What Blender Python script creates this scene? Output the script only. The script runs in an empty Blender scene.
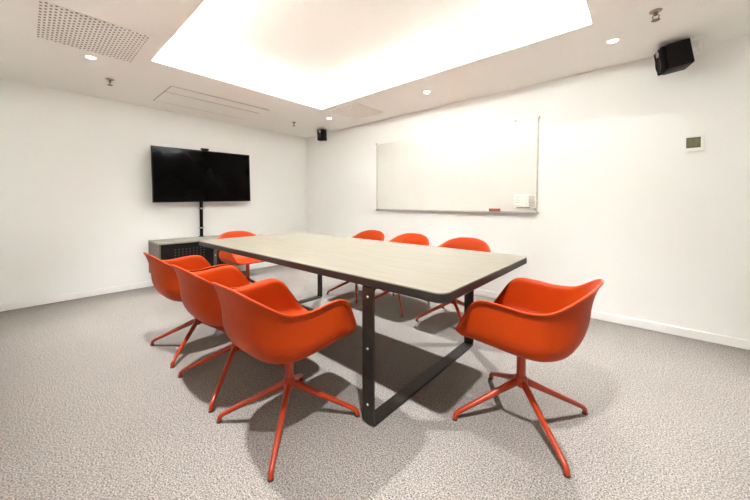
import bpy, bmesh, math, random
from mathutils import Vector, Matrix
random.seed(7)
PI = math.pi
scn = bpy.context.scene
C = scn.collection

# ------------------------------------------------------------------ materials
def srgb(r, g, b):
    f = lambda c: (c/255/12.92) if c/255 <= .04045 else ((c/255+.055)/1.055)**2.4
    return (f(r), f(g), f(b), 1)

def mat(name, col, rough=.5, metal=0., emis=None, es=0., spec=.5, coat=0.):
    m = bpy.data.materials.new(name); m.use_nodes = True
    b = m.node_tree.nodes['Principled BSDF']
    b.inputs['Base Color'].default_value = col
    b.inputs['Roughness'].default_value = rough
    b.inputs['Metallic'].default_value = metal
    b.inputs['Specular IOR Level'].default_value = spec
    b.inputs['Coat Weight'].default_value = coat
    if emis:
        b.inputs['Emission Color'].default_value = emis
        b.inputs['Emission Strength'].default_value = es
    return m

def noisy(m, c1, c2, scale, detail=3., bump=0., lo=.35, hi=.65, stretch=(1, 1, 1), dist=.01, rough2=None):
    """procedural colour variation and bump from object-space noise"""
    nt = m.node_tree; b = nt.nodes['Principled BSDF']
    tc = nt.nodes.new('ShaderNodeTexCoord'); mp = nt.nodes.new('ShaderNodeMapping')
    mp.inputs['Scale'].default_value = stretch
    n = nt.nodes.new('ShaderNodeTexNoise'); n.inputs['Scale'].default_value = scale
    n.inputs['Detail'].default_value = detail
    r = nt.nodes.new('ShaderNodeValToRGB')
    r.color_ramp.elements[0].position = lo; r.color_ramp.elements[0].color = c1
    r.color_ramp.elements[1].position = hi; r.color_ramp.elements[1].color = c2
    L = nt.links.new
    L(tc.outputs['Object'], mp.inputs['Vector']); L(mp.outputs['Vector'], n.inputs['Vector'])
    L(n.outputs['Fac'], r.inputs['Fac']); L(r.outputs['Color'], b.inputs['Base Color'])
    if bump:
        bp = nt.nodes.new('ShaderNodeBump'); bp.inputs['Strength'].default_value = bump
        bp.inputs['Distance'].default_value = dist
        L(n.outputs['Fac'], bp.inputs['Height']); L(bp.outputs['Normal'], b.inputs['Normal'])
    return m

M = {}
wallc = srgb(237, 229, 219)
M['wall'] = noisy(mat('wall_paint', wallc, .75, spec=.2), srgb(236, 235, 232), srgb(238, 237, 234), 90, bump=.03, dist=.002)
M['ceiling'] = noisy(mat('ceiling_paint', wallc, .85, spec=.1), srgb(239, 238, 233), srgb(241, 240, 235), 60, bump=.02, dist=.002)
M['base'] = noisy(mat('baseboard_paint', wallc, .4), srgb(236, 234, 231), srgb(238, 236, 233), 30)
# loop pile carpet
m = mat('carpet_loop_pile', srgb(170, 158, 148), .95, spec=.05)
nt = m.node_tree; b = nt.nodes['Principled BSDF']; L = nt.links.new
tc = nt.nodes.new('ShaderNodeTexCoord')
v = nt.nodes.new('ShaderNodeTexVoronoi'); v.inputs['Scale'].default_value = 190
n1 = nt.nodes.new('ShaderNodeTexNoise'); n1.inputs['Scale'].default_value = 170; n1.inputs['Detail'].default_value = 5
n2 = nt.nodes.new('ShaderNodeTexNoise'); n2.inputs['Scale'].default_value = 1.6; n2.inputs['Detail'].default_value = 4
r1 = nt.nodes.new('ShaderNodeValToRGB')
r1.color_ramp.elements[0].position = .36; r1.color_ramp.elements[0].color = srgb(46, 42, 37)
r1.color_ramp.elements[1].position = .62; r1.color_ramp.elements[1].color = srgb(188, 178, 169)
mx = nt.nodes.new('ShaderNodeMix'); mx.data_type = 'RGBA'; mx.inputs['Factor'].default_value = .4
mx2 = nt.nodes.new('ShaderNodeMix'); mx2.data_type = 'RGBA'; mx2.blend_type = 'MULTIPLY'; mx2.inputs['Factor'].default_value = .35
r2 = nt.nodes.new('ShaderNodeValToRGB')
r2.color_ramp.elements[0].position = .3; r2.color_ramp.elements[0].color = (.78, .78, .78, 1)
r2.color_ramp.elements[1].position = .7; r2.color_ramp.elements[1].color = (1, 1, 1, 1)
rv = nt.nodes.new('ShaderNodeValToRGB')
rv.color_ramp.elements[0].color = srgb(86, 80, 74); rv.color_ramp.elements[1].color = srgb(162, 153, 145)
L(tc.outputs['Object'], v.inputs['Vector']); L(tc.outputs['Object'], n1.inputs['Vector']); L(tc.outputs['Object'], n2.inputs['Vector'])
L(n1.outputs['Fac'], r1.inputs['Fac']); L(v.outputs['Color'], rv.inputs['Fac']); L(n2.outputs['Fac'], r2.inputs['Fac'])
L(r1.outputs['Color'], mx.inputs[6]); L(rv.outputs['Color'], mx.inputs[7])
L(mx.outputs[2], mx2.inputs[6]); L(r2.outputs['Color'], mx2.inputs[7]); L(mx2.outputs[2], b.inputs['Base Color'])
bp = nt.nodes.new('ShaderNodeBump'); bp.inputs['Strength'].default_value = .22; bp.inputs['Distance'].default_value = .006
L(n1.outputs['Fac'], bp.inputs['Height']); L(bp.outputs['Normal'], b.inputs['Normal'])
M['carpet'] = m

M['orange'] = noisy(mat('orange_shell_plastic', srgb(160, 44, 8), .5, spec=.14), srgb(158, 49, 2), srgb(164, 52, 3), 140, bump=.04, dist=.002)
M['orange_metal'] = noisy(mat('orange_powder_coat', srgb(184, 62, 26), .28), srgb(158, 48, 9), srgb(165, 51, 11), 200)
M['glide'] = noisy(mat('dark_glide', srgb(70, 40, 30), .6), srgb(66, 38, 28), srgb(76, 44, 32), 50)
M['top'] = noisy(mat('pale_tabletop', srgb(202, 192, 168), .55, spec=.15), srgb(110, 102, 89), srgb(116, 108, 95), 3.2, 8, stretch=(1, 9, 1))
M['edge'] = noisy(mat('dark_table_edge', srgb(66, 57, 48), .5), srgb(23, 18, 13), srgb(31, 25, 19), 20, 5, stretch=(1, 1, 8))
M['steel'] = noisy(mat('dark_steel', srgb(58, 54, 50), .33, .4), srgb(38, 33, 27), srgb(46, 41, 34), 25, 5)
M['bolt'] = noisy(mat('bolt_zinc', srgb(180, 172, 160), .35, .6), srgb(172, 164, 152), srgb(186, 178, 166), 80)
M['screen'] = noisy(mat('tv_screen', (.003, .003, .003, 1), .10, spec=.06), (.0016, .0015, .0014, 1), (.002, .0019, .0018, 1), 3)
M['black'] = noisy(mat('black_plastic', (.012, .011, .01, 1), .45, spec=.15), (.005, .0045, .004, 1), (.008, .007, .0065, 1), 60)
M['grille'] = noisy(mat('speaker_cloth', (.02, .018, .017, 1), .8, spec=.1), (.006, .0055, .005, 1), (.012, .011, .010, 1), 300)
M['silver'] = noisy(mat('brushed_silver', srgb(190, 186, 180), .35, .8), srgb(184, 180, 174), srgb(198, 194, 188), 40, stretch=(1, 1, 12))
M['white'] = noisy(mat('white_plastic', srgb(240, 236, 229), .4), srgb(238, 234, 227), srgb(242, 238, 232), 40)
M['board'] = noisy(mat('whiteboard_enamel', srgb(238, 232, 225), .16, spec=.4), srgb(218, 215, 209), srgb(221, 218, 212), 4)
M['alu'] = noisy(mat('frame_aluminium', srgb(190, 182, 172), .4, .5), srgb(186, 178, 168), srgb(196, 188, 178), 30)
M['cab'] = noisy(mat('cabinet_taupe', srgb(128, 120, 106), .45), srgb(84, 77, 65), srgb(94, 86, 74), 12, 6, stretch=(1, 1, 6))
M['cabtop'] = noisy(mat('cabinet_top_pale', srgb(186, 178, 162), .4), srgb(132, 125, 110), srgb(142, 134, 119), 8, 5, stretch=(8, 1, 1))
M['cabdark'] = noisy(mat('cabinet_front_dark', srgb(34, 31, 28), .5, spec=.15), srgb(15, 13, 11), srgb(20, 17, 15), 30)
M['perf'] = noisy(mat('perforation_brown', srgb(74, 62, 48), .6), srgb(44, 36, 27), srgb(50, 42, 31), 30)
M['hole'] = noisy(mat('vent_recess', srgb(148, 134, 122), .8), srgb(122, 108, 97), srgb(136, 122, 110), 50)
M['hole_pale'] = noisy(mat('vent_recess_pale', srgb(205, 192, 179), .8), srgb(202, 189, 176), srgb(208, 196, 183), 50)
M['seam'] = noisy(mat('seam_shadow_gap', srgb(176, 162, 148), .8), srgb(172, 158, 144), srgb(180, 166, 152), 50)
M['lens'] = mat('lamp_lens', (1, 1, 1, 1), .4, emis=(1, .93, .82, 1), es=14)
M['lcd'] = noisy(mat('lcd_green_grey', srgb(112, 112, 84), .25), srgb(106, 106, 78), srgb(118, 118, 90), 30)
M['lcdframe'] = noisy(mat('lcd_dark_border', srgb(66, 68, 48), .3), srgb(62, 64, 44), srgb(70, 72, 52), 30)
M['eraser'] = noisy(mat('eraser_red', srgb(176, 70, 44), .6), srgb(170, 66, 40), srgb(182, 75, 48), 60)
M['felt'] = noisy(mat('eraser_felt', srgb(112, 92, 78), .9), srgb(106, 86, 72), srgb(118, 98, 84), 200)
M['ledge'] = noisy(mat('holder_ledge_tan', srgb(160, 140, 116), .5), srgb(154, 134, 110), srgb(166, 146, 122), 40)
M['rib'] = noisy(mat('holder_rib', srgb(212, 202, 188), .5), srgb(206, 196, 182), srgb(216, 207, 194), 40)
M['brass'] = noisy(mat('sprinkler_metal', srgb(120, 108, 94), .35, .8), srgb(112, 100, 86), srgb(130, 118, 104), 60)

# ------------------------------------------------------------------ helpers
def obj(name, bm, m, parent=None, smooth=False, angle=None, recalc=True):
    if recalc:
        bmesh.ops.recalc_face_normals(bm, faces=bm.faces[:])
    me = bpy.data.meshes.new(name); bm.to_mesh(me); bm.free()
    for x in (m if isinstance(m, (list, tuple)) else [m]): me.materials.append(x)
    if smooth:
        for p in me.polygons: p.use_smooth = True
        if angle: me.set_sharp_from_angle(angle=math.radians(angle))
    o = bpy.data.objects.new(name, me); C.objects.link(o)
    if parent: o.parent = parent
    return o

def tag(o, label, cat=None, group=None, kind=None):
    if label: o['label'] = label
    if cat: o['category'] = cat
    if group: o['group'] = group
    if kind: o['kind'] = kind
    return o

def thing(name, label, cat, loc=(0, 0, 0), rz=0, group=None, rot=None):
    o = bpy.data.objects.new(name, None); C.objects.link(o)
    o.empty_display_size = .1
    o.location = loc; o.rotation_euler = rot if rot else (0, 0, rz)
    return tag(o, label, cat, group)

def struct(name, bm, m):
    return tag(obj(name, bm, m), None, kind='structure')

def dup(root, loc, rz, label):
    r = root.copy(); C.objects.link(r); r.location = loc; r.rotation_euler = (0, 0, rz); r['label'] = label
    for ch in list(root.children):
        if ch.type == 'LIGHT':
            continue
        c = ch.copy(); C.objects.link(c); c.parent = r
        for g in ch.children:
            d = g.copy(); C.objects.link(d); d.parent = c
    return r

def box(bm, x0, x1, y0, y1, z0, z1, bev=0., seg=2, mi=0):
    r = bmesh.ops.create_cube(bm, size=1)
    vs = r['verts']
    for v in vs:
        v.co = Vector(((x0+x1)/2+v.co.x*(x1-x0), (y0+y1)/2+v.co.y*(y1-y0), (z0+z1)/2+v.co.z*(z1-z0)))
    fs = set(f for v in vs for f in v.link_faces)
    for f in fs: f.material_index = mi
    if bev:
        es = list(set(e for v in vs for e in v.link_edges))
        bmesh.ops.bevel(bm, geom=es, offset=bev, segments=seg, profile=.5, affect='EDGES')
    return vs

def BX(*a, **k):
    bm = bmesh.new(); box(bm, *a, **k); return bm

def lathe(bm, prof, n=32, center=(0, 0, 0), axis='z'):
    """profile of (r, h) spun about an axis, closed at r=0 ends"""
    rings = []
    cx, cy, cz = center
    def P(r, h, a):
        u, w = r*math.cos(a), r*math.sin(a)
        if axis == 'z': return (cx+u, cy+w, cz+h)
        if axis == 'x': return (cx+h, cy+u, cz+w)
        return (cx+w, cy+h, cz+u)
    for r, h in prof:
        if r < 1e-6: rings.append([bm.verts.new(P(0, h, 0))])
        else: rings.append([bm.verts.new(P(r, h, 2*PI*i/n)) for i in range(n)])
    for a, b in zip(rings, rings[1:]):
        for i in range(n):
            j = (i+1) % n
            if len(a) == 1 and len(b) == 1: continue
            if len(a) == 1: bm.faces.new((a[0], b[i], b[j]))
            elif len(b) == 1: bm.faces.new((a[i], a[j], b[0]))
            else: bm.faces.new((a[i], a[j], b[j], b[i]))

def sweep(bm, pts, radii, n=14, side=None):
    """tube through pts; radii = list of (half width, half height); section frame kept level"""
    pts = [Vector(p) for p in pts]; rings = []
    for k, p in enumerate(pts):
        t = (pts[min(k+1, len(pts)-1)]-pts[max(k-1, 0)]).normalized()
        s = Vector(side) if side else t.cross(Vector((0, 0, 1)))
        s.normalize(); u = s.cross(t).normalized()
        rw, rh = radii[k] if isinstance(radii, list) else radii
        rings.append([bm.verts.new(p+s*rw*math.cos(2*PI*i/n)+u*rh*math.sin(2*PI*i/n)) for i in range(n)])
    for a, b in zip(rings, rings[1:]):
        for i in range(n):
            j = (i+1) % n; bm.faces.new((a[i], a[j], b[j], b[i]))
    bm.faces.new(rings[0][::-1]); bm.faces.new(rings[-1])

def catmull(P, n):
    out = []
    for i in range(len(P)-1):
        p0 = P[i-1] if i > 0 else [2*a-b for a, b in zip(P[0], P[1])]
        p1, p2 = P[i], P[i+1]
        p3 = P[i+2] if i+2 < len(P) else [2*a-b for a, b in zip(P[-1], P[-2])]
        for k in range(n):
            t = k/n
            out.append([.5*(2*b+(c-a)*t+(2*a-5*b+4*c-d)*t*t+(-a+3*b-3*c+d)*t**3) for a, b, c, d in zip(p0, p1, p2, p3)])
    out.append(list(P[-1]))
    return out

def rrect(x0, x1, y0, y1, r, n=8):
    out = []
    for cx, cy, a0 in ((x1-r, y1-r, 0), (x0+r, y1-r, PI/2), (x0+r, y0+r, PI), (x1-r, y0+r, 3*PI/2)):
        for k in range(n+1):
            a = a0+PI/2*k/n; out.append((cx+r*math.cos(a), cy+r*math.sin(a)))
    return out

def prism(bm, loops):
    """stack of equal-length loops [(pts2d, z)] closed top and bottom"""
    rings = [[bm.verts.new((x, y, z)) for x, y in pts] for pts, z in loops]
    n = len(rings[0])
    for a, b in zip(rings, rings[1:]):
        for i in range(n):
            j = (i+1) % n; bm.faces.new((a[i], a[j], b[j], b[i]))
    bm.faces.new(rings[0][::-1]); bm.faces.new(rings[-1])

# ------------------------------------------------------------------ room shell
XW, YW, H = 6.30, -3.92, 2.38          # far x wall, near y wall, ceiling height
struct('floor', BX(-.1, XW+.1, YW-.1, .1, -.1, 0), M['carpet'])
struct('wall_left', BX(-.1, 0, YW-.1, .1, 0, 2.85), M['wall'])
struct('wall_right', BX(0, XW, 0, .1, 0, 2.85), M['wall'])
struct('wall_back', BX(XW, XW+.1, YW-.1, .1, 0, 2.85), M['wall'])
struct('wall_near', BX(0, XW, YW-.1, YW, 0, 2.85), M['wall'])
OX0, OX1, OY0, OY1 = 1.635, 4.66, -2.855, -.945    # recess opening
T, CV, RH = .045, .17, .165                          # slab edge, cove ledge, recess rise
bm = bmesh.new()
for a in ((0, OX0, YW, 0), (OX1, XW, YW, 0), (OX0, OX1, YW, OY0), (OX0, OX1, OY1, 0)):
    box(bm, *a, H, H+T)
struct('ceiling', bm, M['ceiling'])
bm = bmesh.new()                                    # the raised tray above the opening
x0, x1, y0, y1 = OX0-CV, OX1+CV, OY0-CV, OY1+CV
box(bm, x0-.05, x0, y0, y1, H+T, H+RH); box(bm, x1, x1+.05, y0, y1, H+T, H+RH)
box(bm, x0-.05, x1+.05, y0-.05, y0, H+T, H+RH); box(bm, x0-.05, x1+.05, y1, y1+.05, H+T, H+RH)
box(bm, x0-.05, x1+.05, y0-.05, y1+.05, H+RH, H+RH+.05)
struct('trim_1', bm, M['ceiling'])
BH = .072
def skirting(name, a):
    bm = BX(*a, 0, BH, bev=.004); struct(name, bm, M['base'])
skirting('baseboard_left', (0, .014, YW, 0))
skirting('baseboard_right', (.014, XW-.014, -.014, 0))
skirting('baseboard_back', (XW-.014, XW, YW, 0))
skirting('baseboard_near', (.014, XW-.014, YW, YW+.014))

# ------------------------------------------------------------------ swivel armchair
#        x     y      z     knee   lip
HALF = [(.000, .252, .440, .85, .0), (.110, .255, .442, .85, .0), (.190, .258, .450, .86, .1),
        (.243, .246, .476, .89, .6), (.272, .196, .562, .90, 1.), (.287, .148, .632, .90, 1.),
        (.296, .088, .662, .90, 1.), (.300, -.01, .659, .90, 1.), (.297, -.105, .650, .89, 1.),
        (.276, -.200, .664, .86, .9), (.204, -.288, .724, .80, .7), (.105, -.327, .755, .755, .6),
        (.000, -.338, .762, .735, .6)]
def make_shell():
    half = catmull(HALF, 4)
    ring = half + [[-p[0]]+p[1:] for p in half[-2:0:-1]]
    Cx, Cy = 0., .02
    zf = lambda y: .418+.075*y
    bm = bmesh.new()
    c = bm.verts.new((Cx, Cy, zf(Cy)-.004))
    rows = []
    NS = 16
    for x, y, z, k, lip in ring:
        R = Vector((x, y, z)); out = Vector((x-Cx, y-Cy, 0)); d = out.length; out.normalize()
        K = Vector((Cx, Cy, 0))+out*d*k; K.z = zf(K.y)
        if z < K.z+.03: K.z = min(K.z, z-.002)
        W = R-out*.026*lip-Vector((0, 0, .020*lip))
        Cn = Vector((Cx, Cy, zf(Cy)))
        A = K+(Cn-K)*.42; B = K+(W-K)*.42
        col = []
        for i in range(1, 5): col.append(Cn.lerp(A, i/4))
        for i in range(1, 8):
            t = i/7; col.append(A*(1-t)**2+K*2*t*(1-t)+B*t*t)
        bow = .022*max(0., min(1., (-y-.10)/.2))
        Q = B.lerp(W, .60)-out*bow
        for i in range(1, 6):
            t = i/5; col.append(B*(1-t)**2+Q*2*t*(1-t)+W*t*t)
        if lip > 0: col += [W+out*.008*lip+Vector((0, 0, .013*lip)), R]
        else: col += [W.lerp(B, -.0)+out*.002, R+out*.004]
        rows.append([bm.verts.new(p) for p in col])
    n = len(rows)
    for i in range(n):
        a, b = rows[i], rows[(i+1) % n]
        bm.faces.new((c, a[0], b[0]))
        for j in range(len(a)-1): bm.faces.new((a[j], a[j+1], b[j+1], b[j]))
    bmesh.ops.recalc_face_normals(bm, faces=bm.faces[:])
    up = sum((f.normal.z for f in bm.faces if Vector(f.calc_center_median()).xy.length < .1), 0.)
    if up < 0: bmesh.ops.reverse_faces(bm, faces=bm.faces[:])
    return bm

def make_chair(label):
    t = thing('swivel_armchair', label, 'chair', group='orange swivel armchairs around the table')
    s = obj('seat_shell', make_shell(), M['orange'], t, smooth=True, recalc=False)
    so = s.modifiers.new('thick', 'SOLIDIFY'); so.thickness = .011; so.offset = -1
    sb = s.modifiers.new('round', 'SUBSURF'); sb.levels = 1; sb.render_levels = 1
    HZ = .205
    bm = bmesh.new(); lathe(bm, [(0, HZ-.02), (.020, HZ-.02), (.0215, HZ), (.0215, .385), (.0215, .399), (0, .399)], 28)
    obj('column', bm, M['orange_metal'], t, smooth=True, angle=40)
    bm = bmesh.new(); lathe(bm, [(0, .384), (.05, .386), (.085, .393), (.09, .402), (0, .403)], 32)
    obj('swivel_plate', bm, M['orange_metal'], t, smooth=True, angle=40)
    bm = bmesh.new(); lathe(bm, [(0, HZ-.052), (.018, HZ-.048), (.030, HZ-.030), (.032, HZ-.004), (.026, HZ+.012), (.0215, HZ+.016), (0, HZ+.016)], 28)
    obj('hub', bm, M['orange_metal'], t, smooth=True, angle=50)
    for k in range(4):
        a = PI/4+k*PI/2; d = Vector((math.cos(a), math.sin(a), 0)); sd = Vector((-d.y, d.x, 0))
        P = lambda r, z: d*r*.968+Vector((0, 0, z))
        pts = [P(.010, HZ-.012), P(.05, HZ-.030), P(.12, HZ-.062), P(.22, HZ-.108), P(.30, HZ-.1445), P(.335, HZ-.161),
               P(.350, HZ-.170), P(.358, .028), P(.361, .018), P(.361, .006)]
        rad = [(.017, .020), (.0165, .019), (.015, .0165), (.0135, .014), (.0125, .0125), (.012, .0118), (.012, .0115), (.012, .0112), (.0118, .0115), (.0115, .0115)]
        bm = bmesh.new(); sweep(bm, pts, rad, 14, side=sd)
        l = obj('leg', bm, M['orange_metal'], t, smooth=True, angle=50)
        bm = bmesh.new(); lathe(bm, [(0, 0), (.0125, 0), (.0135, .003), (.0130, .008), (0, .008)], 16, center=tuple(d*.3495))
        obj('glide', bm, M['glide'], l, smooth=True, angle=40)
    return t
# the shell opens towards local +y
chairs = [
    (2.320, -2.722, 0, 'orange armchair on the near long side, closest to the television cabinet'),
    (2.982, -2.724, 0, 'orange armchair in the middle of the three on the near long side of the table'),
    (3.592, -2.728, 0, 'orange armchair on the near long side, beside the closest table leg'),
    (1.390, -1.865, -PI/2, 'orange armchair at the far short end of the table, its back to the television cabinet'),
    (2.305, -.945, PI, 'orange armchair behind the far long side, the leftmost of three backs below the whiteboard'),
    (2.935, -.945, PI, 'orange armchair behind the far long side, middle of three backs below the whiteboard'),
    (3.600, -.945, PI, 'orange armchair behind the far long side, below the red eraser on the whiteboard'),
    (4.481, -1.922, PI/2, 'orange armchair alone at the near short end of the table, seen whole from the side'),
]
ch0 = make_chair(chairs[0][3]); ch0.location = (chairs[0][0], chairs[0][1], 0)
for x, y, rz, lab in chairs[1:]:
    dup(ch0, (x, y, 0), rz, lab)

# ------------------------------------------------------------------ conference table
TX0, TX1, TY0, TY1, TH = 1.652, 4.352, -2.500, -1.312, .742
tb = thing('conference_table', 'long conference table with pale top, dark edge and dark steel loop legs', 'table', (3., -1.906, 0))
def loc(x): return x-3.
def lcy(y): return y+1.906
x0, x1, y0, y1 = loc(TX0), loc(TX1), lcy(TY0), lcy(TY1)
ins = lambda d, r: rrect(x0+d, x1-d, y0+d, y1-d, r-d, 10)
bm = bmesh.new(); prism(bm, [(ins(.001, .052), TH-.006), (ins(.001, .052), TH-.002), (ins(.003, .052), TH)])
tag(obj('tabletop', bm, M['top'], tb), 'pale greyish tabletop surface')
bm = bmesh.new(); prism(bm, [(ins(.003, .052), TH-.044), (ins(0, .052), TH-.041), (ins(0, .052), TH-.006)])
tag(obj('edge_band', bm, M['edge'], tb), 'dark brown table edge and underside')
def leg_frame(xc):
    w, th, r, nseg = .0375, .014, .026, 8
    zt = TH-.044
    yo0, yo1 = y0+.004, y1-.004
    def loop(i):                                    # outline in (y, z), inset by i
        R = max(r-i, .01); out = []
        for cy, cz, a0 in ((yo1-i-R, zt-i-.012, 0), (yo0+i+R, zt-i-.012, PI/2), (yo0+i+R, i+R, PI), (yo1-i-R, i+R, 3*PI/2)):
            RR = R if cz < .4 else .012
            cyy = cy if cz < .4 else (yo1-i-RR if a0 == 0 else yo0+i+RR)
            for k in range(nseg+1):
                a = a0+PI/2*k/nseg; out.append((cyy+RR*math.cos(a), cz+RR*math.sin(a)))
        return out
    O, I = loop(0), loop(th); n = len(O)
    bm = bmesh.new()
    V = [[bm.verts.new((xc+s*w, y, z)) for y, z in L_] for s in (-1, 1) for L_ in (O, I)]
    oa, ia, ob, ib = V
    for i in range(n):
        j = (i+1) % n
        bm.faces.new((oa[i], oa[j], ob[j], ob[i])); bm.faces.new((ia[i], ib[i], ib[j], ia[j]))
        bm.faces.new((oa[i], ia[i], ia[j], oa[j])); bm.faces.new((ob[i], ob[j], ib[j], ib[i]))
    f = obj('leg_frame', bm, M['steel'], tb, smooth=True, angle=30)
    bv = f.modifiers.new('edge', 'BEVEL'); bv.width = .0025; bv.segments = 2; bv.limit_method = 'ANGLE'; bv.angle_limit = math.radians(50)
    for sy, yy in ((-1, yo0), (1, yo1)):
        for z in (.645, .385, .105):
            bm = bmesh.new()
            pr = [(0, sy*.0045), (.004, sy*.004), (.0065, sy*.001), (.0065, -sy*.002), (0, -sy*.002)]
            lathe(bm, pr, 14, center=(xc+.001, yy, z), axis='y')
            tag(obj('bolt', bm, M['bolt'], f, smooth=True, angle=40), 'pale round bolt head')
    return f
leg_frame(loc(3.925)); leg_frame(loc(2.075))

# ------------------------------------------------------------------ cabinet and television
CX0, CX1, CY0, CY1, CZ0, CZ1 = .06, .52, -2.55, -1.20, .20, .622
cb = thing('media_cabinet', 'low dark cabinet with pale top standing below the television', 'cabinet', (CX0, -1.875, 0))
bx = lambda a: (a[0]-CX0, a[1]-CX0, a[2]+1.875, a[3]+1.875, a[4], a[5])
bm = bmesh.new()
for a in ((CX0, CX1, CY0, CY0+.022, CZ0, CZ1-.022), (CX0, CX1, CY1-.022, CY1, CZ0, CZ1-.022), (CX0, CX1, CY0+.022, CY1-.022, CZ0, CZ0+.022),
          (CX0, CX0+.012, CY0+.022, CY1-.022, CZ0+.022, CZ1-.022), (CX0+.012, CX1-.03, -1.886, -1.864, CZ0+.022, CZ1-.022)):
    box(bm, *bx(a))
obj('carcass', bm, M['cab'], cb)
tag(obj('cabinet_top', BX(*bx((CX0, CX1+.004, CY0-.002, CY1+.002, CZ1-.022, CZ1)), bev=.003), M['cabtop'], cb), 'pale cabinet top')
for k, (a0, a1) in enumerate(((CY0+.025, -1.8765), (-1.8735, CY1-.025))):
    bm = BX(*bx((CX1-.026, CX1-.006, a0, a1, CZ0+.025, CZ1-.027)), bev=.002)
    ym = (a0+a1)/2-.17+1.875
    slab = set(bm.faces)
    for i in range(9):
        for j in range(5):
            lathe(bm, [(0, 0), (.009, 0), (.009, .003), (0, .003)], 10, center=(CX1-.0075-CX0, ym+i*.042, CZ0+.185+j*.034), axis='x')
    for f in bm.faces:
        if f not in slab: f.material_index = 1
    obj('cabinet_door', bm, [M['cabdark'], M['perf']], cb)
obj('plinth', BX(*bx((CX0+.03, CX0+.33, -2.36, -1.72, 0, CZ0)), bev=.003), M['cabdark'], cb)

TVX, TVY, TVZ = .17, -1.878, 1.497
roll = math.radians(1.1)
tv = thing('television', 'large black flat screen television above the cabinet', 'television', (TVX, TVY, TVZ), rot=(roll, 0, 0))
W2, H2 = .650, .367
bm = bmesh.new()
bz = .011
for a in ((-W2, W2, H2-bz, H2), (-W2, W2, -H2, -H2+bz*1.5), (-W2, -W2+bz, -H2+bz*1.5, H2-bz), (W2-bz, W2, -H2+bz*1.5, H2-bz)):
    box(bm, -.02, .018, a[0], a[1], a[2], a[3])
obj('bezel', bm, M['black'], tv)
obj('screen', BX(-.004, .013, -W2+bz, W2-bz, -H2+bz*1.5, H2-bz), M['screen'], tv)
bm = bmesh.new(); box(bm, -.035, -.004, -W2+.012, W2-.012, -H2+.012, H2-.012, bev=.012); box(bm, -.062, -.034, -.42, .42, -.30, .12, bev=.012)
obj('rear_housing', bm, M['black'], tv)
wc = thing('webcam', 'tiny black webcam clipped on the top edge of the television', 'camera', (TVX, TVY, TVZ), rot=(roll, 0, 0))
wy = -.010
obj('body', BX(-.012, .026, wy-.052, wy+.052, H2+.004, H2+.034, bev=.008), M['black'], wc)
bm = bmesh.new(); lathe(bm, [(0, .004), (.009, .004), (.011, .001), (.011, -.004), (0, -.004)], 18, center=(.026, wy, H2+.019), axis='x')
obj('lens', bm, M['screen'], wc, smooth=True, angle=40)
obj('clip', BX(-.030, .022, wy-.03, wy+.03, H2+.0005, H2+.006, bev=.0015), M['black'], wc)

px, py = .085, -1.915
pl = thing('support_pole', 'slim black pole carrying the television above the cabinet', 'pole', (px, py, CZ1))
bm = bmesh.new(); lathe(bm, [(0, .004), (.0225, .004), (.0225, 1.02), (.0200, 1.025), (0, 1.025)], 24)
obj('tube', bm, M['black'], pl, smooth=True, angle=40)
bm = bmesh.new(); lathe(bm, [(0, 0), (.04, 0), (.04, .005), (.026, .010), (.0226, .018), (0, .018)], 28, center=(.0, 0, 0))
obj('base_flange', bm, M['black'], pl, smooth=True, angle=40)
for z in (.130, .412):
    bm = bmesh.new(); lathe(bm, [(.0228, z-.010), (.031, z-.010), (.033, z), (.031, z+.010), (.0228, z+.010), (.0228, z-.010)], 28)
    box(bm, -.006, .006, -.046, -.028, z-.008, z+.008, bev=.002); box(bm, -.006, .006, .028, .046, z-.008, z+.008, bev=.002)
    tag(obj('clamp_ring', bm, M['silver'], pl, smooth=True, angle=40), 'silver clamp ring')
obj('mount_plate', BX(.0205, .0228, -.16, .20, .60, .98), M['black'], pl)

# ------------------------------------------------------------------ whiteboard
WX0, WX1, WZ0, WZ1 = 1.826, 4.094, 1.008, 2.022
wb = thing('whiteboard', 'wide white board with thin metal frame on the right wall', 'whiteboard', (2.96, 0, 1.515))
hx, hz = (WX1-WX0)/2, (WZ1-WZ0)/2
obj('panel', BX(-hx+.008, hx-.008, -.017, -.001, -hz+.008, hz-.008), M['board'], wb)
def rail(a, m='alu'): obj('frame_rail', BX(*a, bev=.0015, seg=1), M[m], wb)
rail((-hx, -hx+.014, -.021, -.001, -hz, hz)); rail((hx-.014, hx, -.021, -.001, -hz, hz))
rail((-hx+.014, hx-.014, -.021, -.001, hz-.009, hz), 'white'); rail((-hx+.014, hx-.014, -.021, -.001, -hz, -hz+.014))
bm = bmesh.new(); box(bm, -.9, hx-.01, -.068, -.0215, -hz-.004, -hz+.001); box(bm, -.9, hx-.01, -.070, -.067, -hz-.004, -hz+.006)
obj('pen_tray', bm, M['alu'], wb)
for sx in (-1, 1):
    for sz in (-1, 1):
        tag(obj('corner_cap', BX(sx*hx-.016, sx*hx+.016, -.024, -.001, sz*hz-.014, sz*hz+.014, bev=.005), M['alu'], wb), None)
er = thing('board_eraser', 'small red whiteboard eraser resting on the pen tray', 'eraser', (3.652, -.044, WZ0+.0012))
obj('felt_pad', BX(-.060, .060, -.019, .019, 0, .016, bev=.002), M['felt'], er)
tag(obj('handle', BX(-.062, .062, -.021, .021, .0165, .040, bev=.006), M['eraser'], er), 'red eraser handle')
mh = thing('marker_holder', 'white marker holder with ribbed sides on the lower right of the whiteboard', 'holder', (3.968, -.0175, WZ0+.050))
obj('back_plate', BX(-.112, .112, -.004, 0, .0, .150, bev=.0015), M['white'], mh)
tag(obj('cup', BX(-.045, .040, -.040, -.0045, .012, .135, bev=.006), M['white'], mh), None)
tag(obj('ledge', BX(-.075, .060, -.046, -.0045, -.002, .0115, bev=.002), M['ledge'], mh), 'tan lower ledge')
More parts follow.
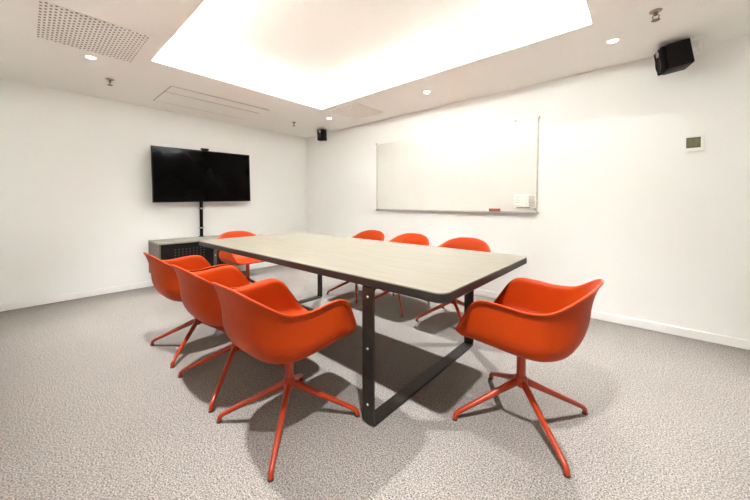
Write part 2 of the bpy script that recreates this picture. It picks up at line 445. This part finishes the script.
for s in (-1, 1):
    for k in range(4):
        c = s*.077
        obj('rib', BX(c-.028, c+.028, -.026, -.0045, .022+k*.031, .033+k*.031, bev=.004), M['rib'], mh)
bm = bmesh.new(); lathe(bm, [(0, -.012), (.011, -.012), (.013, -.009), (.013, 0), (0, 0)], 22, center=(4.072, -.0175, WZ0+.040), axis='y')
tag(obj('board_magnet', bm, M['seam'], smooth=True, angle=40), 'dark round magnet at the bottom right corner of the whiteboard', 'magnet')
bm = bmesh.new(); lathe(bm, [(0, -.010), (.009, -.010), (.011, -.008), (.011, 0), (0, 0)], 22, center=(3.868, -.0212, 2.0165), axis='y')
tag(obj('board_magnet', bm, M['seam'], smooth=True, angle=40), 'tiny grey magnet on the top rail of the whiteboard', 'magnet')

# ------------------------------------------------------------------ thermostat
th = thing('thermostat', 'white square thermostat with grey green display on the right wall', 'thermostat', (5.252, 0, 1.594))
obj('housing', BX(-.052, .052, -.026, -.0001, -.062, .062, bev=.004), M['white'], th)
d = obj('display', BX(-.050, .032, -.0272, -.024, -.034, .050), M['lcdframe'], th)
obj('screen', BX(-.046, .027, -.0280, -.0270, -.027, .043), M['lcd'], d)

# ------------------------------------------------------------------ loudspeakers
def speaker(label, loc_, rz, tilt, D, Wd, Hh, bracket):
    t = thing('loudspeaker', label, 'speaker', loc_, group='black loudspeakers hung from the ceiling')
    R = Matrix.Rotation(rz, 4, 'Z') @ Matrix.Rotation(tilt, 4, 'X')      # front faces local -y before turning
    def put(name, bm, m, parent, **k):
        bmesh.ops.transform(bm, matrix=R, verts=bm.verts[:]); return obj(name, bm, m, parent, **k)
    put('cabinet', BX(-Wd/2, Wd/2, -D/2+.03, D/2, -Hh/2, Hh/2, bev=.010, seg=3), M['black'], t, smooth=True, angle=40)
    bf = put('baffle', BX(-Wd/2+.004, Wd/2-.004, -D/2, -D/2+.03, -Hh/2+.004, Hh/2-.004, bev=.010, seg=3), M['grille'], t, smooth=True, angle=40)
    bm = bmesh.new(); lathe(bm, [(0, -.002), (Wd*.30, -.004), (Wd*.36, -.008), (Wd*.38, 0), (0, 0)], 30, center=(0, -D/2, -Hh*.14), axis='y')
    put('woofer', bm, M['black'], bf, smooth=True, angle=40)
    bm = bmesh.new(); lathe(bm, [(0, -.007), (Wd*.09, -.005), (Wd*.15, -.003), (Wd*.16, 0), (0, 0)], 24, center=(0, -D/2, Hh*.30), axis='y')
    tag(put('tweeter', bm, M['silver'], bf, smooth=True, angle=40), 'small silver tweeter')
    # bracket stays level: plate on the ceiling, arm and ball joint
    bm = bmesh.new()
    back = (R @ Vector((0, D/2, 0)).to_4d()).to_3d()
    px_, py_ = bracket
    zc = H-loc_[2]
    lathe(bm, [(0, zc-.008), (.040, zc-.008), (.042, zc-.005), (.042, zc-.001), (0, zc-.001)], 24, center=(px_, py_, 0))
    sweep(bm, [(px_, py_, zc-.006), (px_, py_, zc-.04), (px_*.97+back.x*.03, py_*.97+back.y*.03, back.z+.01), tuple(back*1.02)], [(.011, .011)]*4, 12, side=(math.cos(rz), math.sin(rz), 0))
    lathe(bm, [(0, -.022), (.014, -.018), (.021, -.006), (.021, .006), (.014, .018), (0, .022)], 20, center=tuple(back*1.06))
    tag(obj('bracket', bm, M['white'], t, smooth=True, angle=40), 'white ceiling bracket')
speaker('large black loudspeaker hung under the ceiling above the thermostat', (5.108, -.225, 2.255), math.radians(-75), math.radians(9), .175, .165, .19, (.15, .07))
speaker('small black loudspeaker in the far corner above the whiteboard end', (.80, -.26, 2.268), math.radians(22), math.radians(6), .13, .125, .185, (-.06, .12))

# ------------------------------------------------------------------ ceiling fittings
def downlight(label, x, y):
    t = thing('downlight', label, 'light', (x, y, H), group='round recessed downlights in the ceiling')
    bm = bmesh.new(); lathe(bm, [(.030, -.0005), (.030, -.003), (.033, -.006), (.039, -.005), (.042, -.0005)], 32)
    obj('trim_ring', bm, M['white'], t, smooth=True, angle=40)
    bm = bmesh.new(); lathe(bm, [(0, -.0045), (.026, -.0045), (.0297, -.003), (.0297, -.0005), (0, -.0005)], 32)
    obj('lens', bm, M['lens'], t, smooth=True, angle=40)
    for nm, p, size, blend in SPOTS:                # a bright centre inside a wide weak beam
        ld = bpy.data.lights.new(nm, 'SPOT'); ld.energy = p; ld.color = SPOT_C
        ld.spot_size = math.radians(size); ld.spot_blend = blend; ld.shadow_soft_size = .03
        lo = bpy.data.objects.new(nm, ld); C.objects.link(lo); lo.location = (x, y, H-.035)
        if 'beam' in nm: lo.rotation_euler.x = math.radians(18 if y < -1.9 else -18)   # tilt added to keep the beam off the walls, towards the table
SPOTS = (('downlight_beam', 140, 86, 1.), ('downlight_spill', 2.8, 112, .3))
SPOT_C = (.96, 1., 1.03)
DL = [(1.395, -.600, 'small round downlight over the far corner between the tray ceiling and whiteboard wall'),
      (3.068, -.567, 'small round downlight above the whiteboard'),
      (4.752, -.562, 'round downlight next to the large loudspeaker on the right'),
      (1.322, -3.221, 'bright downlight next to the perforated vent on the left'),
      (3.068, -3.221, 'downlight in the ceiling over the middle of the near long side of the table'),
      (4.752, -3.221, 'downlight in the ceiling over the near short end of the table')]
for x, y, lab in DL: downlight(lab, x, y)

def sprinkler(label, x, y):
    t = thing('sprinkler', label, 'sprinkler', (x, y, H), group='fire sprinklers in the ceiling')
    bm = bmesh.new(); lathe(bm, [(0, -.001), (.034, -.001), (.032, -.005), (.016, -.010), (0, -.010)], 24)
    tag(obj('escutcheon', bm, M['seam'], t, smooth=True, angle=40), None)
    bm = bmesh.new(); lathe(bm, [(0, -.010), (.011, -.010), (.011, -.028), (.007, -.032), (0, -.032)], 16)
    for s in (-1, 1): sweep(bm, [(s*.009, 0, -.026), (s*.017, 0, -.036), (s*.013, 0, -.050), (0, 0, -.060)], [(.0028, .0028)]*4, 8, side=(0, 1, 0))
    obj('body', bm, M['brass'], t, smooth=True, angle=40)
    bm = bmesh.new()
    lathe(bm, [(0, -.058), (.006, -.058), (.022, -.060), (.022, -.063), (0, -.064)], 24)
    obj('deflector', bm, M['brass'], t, smooth=True, angle=40)
sprinkler('small ceiling sprinkler near the left perforated vent', .825, -3.025)
sprinkler('small ceiling sprinkler near the far corner beside the access panel', .808, -.818)
sprinkler('ceiling sprinkler in front of the large loudspeaker on the right', 4.995, -.848)

def vent(label, x0, x1, y0, y1, nx, ny, mh, tv_):
    t = thing('perforated_vent', label, 'vent', ((x0+x1)/2, (y0+y1)/2, H), group='perforated air vents in the ceiling')
    wx, wy = (x1-x0), (y1-y0); cw, ch = wx/nx, wy/ny
    bm = bmesh.new(); z0, z1 = -.006, -.0025
    cache = {}
    def V(x, y, z):
        k = (round(x, 5), round(y, 5), round(z, 5))
        if k not in cache: cache[k] = bm.verts.new((x, y, z))
        return cache[k]
    for i in range(nx):
        for j in range(ny):
            ax, ay = -wx/2+i*cw, -wy/2+j*ch
            s = (.20 if j % 2 else -.20)
            hx0, hx1 = ax+cw*(.22+s), ax+cw*(.78+s)
            hy0, hy1 = ay+ch*.20, ay+ch*.74
            o = [V(ax, ay, z0), V(ax+cw, ay, z0), V(ax+cw, ay+ch, z0), V(ax, ay+ch, z0)]
            n_ = [V(hx0, hy0, z0), V(hx1, hy0, z0), V(hx1, hy1, z0), V(hx0, hy1, z0)]
            u = [V(hx0, hy0, z1), V(hx1, hy0, z1), V(hx1, hy1, z1), V(hx0, hy1, z1)]
            for a in range(4):
                b_ = (a+1) % 4
                bm.faces.new((o[b_], o[a], n_[a], n_[b_])); bm.faces.new((n_[b_], n_[a], u[a], u[b_]))
    for e in [e for e in bm.edges if len(e.link_faces) == 1 and all(abs(v_.co.z-z0) < 1e-6 for v_ in e.verts)]:
        a, b_ = e.verts
        bm.faces.new((a, b_, bm.verts.new((b_.co.x, b_.co.y, -.0004)), bm.verts.new((a.co.x, a.co.y, -.0004))))
    obj('perforated_panel', bm, M['ceiling'], t)
    obj('backing', BX(-wx/2+.001, wx/2-.001, -wy/2+.001, wy/2-.001, -.0024, -.0006), M[mh], t)
vent('large perforated vent with rows of dark slots at the upper left of the ceiling', 1.465, 2.115, -3.545, -2.965, 14, 25, 'hole', .5)
vent('faint perforated vent beside the tray ceiling above the whiteboard', 1.67, 2.20, -.84, -.30, 12, 22, 'hole_pale', .5)

ap = thing('ceiling_access_panel', 'flush white access panel outlined by thin seams above the television', 'panel', (.74, -1.98, H))
obj('panel', BX(-.345, .345, -.57, .57, -.004, -.0015), M['ceiling'], ap)
bm = bmesh.new()
for a in ((-.353, -.345, -.578, .578), (.345, .353, -.578, .578), (-.345, .345, -.578, -.570)):
    box(bm, *a, -.0042, -.0005)
obj('seam', bm, M['seam'], ap)
obj('slot', BX(.108, .118, -.570, .570, -.0062, -.0041), M['seam'], ap)

# ------------------------------------------------------------------ cove lighting (LED strips lying on the tray ledges)
COVE_W, COVE_C = 7.9, (.93, 1.015, 1.1)
def strip(x, y, sx, sy, rot):
    ld = bpy.data.lights.new('cove_led', 'AREA'); ld.shape = 'RECTANGLE'; ld.size = sx; ld.size_y = sy
    ld.energy = COVE_W*max(sx, sy); ld.color = COVE_C
    lo = bpy.data.objects.new('cove_led', ld); C.objects.link(lo)
    lo.location = (x, y, H+T+.03); lo.rotation_euler = rot
g, A = .07, math.radians(-20)                       # strips lean away from the opening
strip((OX0+OX1)/2, OY0-g, OX1-OX0, .06, (PI-A, 0, 0)); strip((OX0+OX1)/2, OY1+g, OX1-OX0, .06, (PI+A, 0, 0))
strip(OX0-g, (OY0+OY1)/2, .06, OY1-OY0, (PI, A, 0)); strip(OX1+g, (OY0+OY1)/2, .06, OY1-OY0, (PI, -A, 0))

w = bpy.data.worlds.new('world'); scn.world = w; w.use_nodes = True
w.node_tree.nodes['Background'].inputs['Color'].default_value = (.8, .75, .7, 1)
w.node_tree.nodes['Background'].inputs['Strength'].default_value = .02

# ------------------------------------------------------------------ camera
F, PPY = 307.82, 207.79
cd = bpy.data.cameras.new('camera'); cam = bpy.data.objects.new('camera', cd); C.objects.link(cam)
cd.sensor_fit = 'HORIZONTAL'; cd.sensor_width = 36; cd.lens = F/750*36
cd.shift_y = -(250-PPY)/750; cd.clip_start = .02
cam.location = (4.95848, -3.61364, 1.11094)
cam.rotation_euler = (PI/2+math.radians(-.8752), 0, math.radians(41.3457))
scn.camera = cam

vs = scn.view_settings
vs.view_transform = 'Standard'; vs.look = 'None'; vs.gamma = 1; vs.use_curve_mapping = False
vs.exposure = 1.31
scn.cycles.max_bounces = 10; scn.cycles.diffuse_bounces = 8
scn.cycles.sample_clamp_indirect = 0
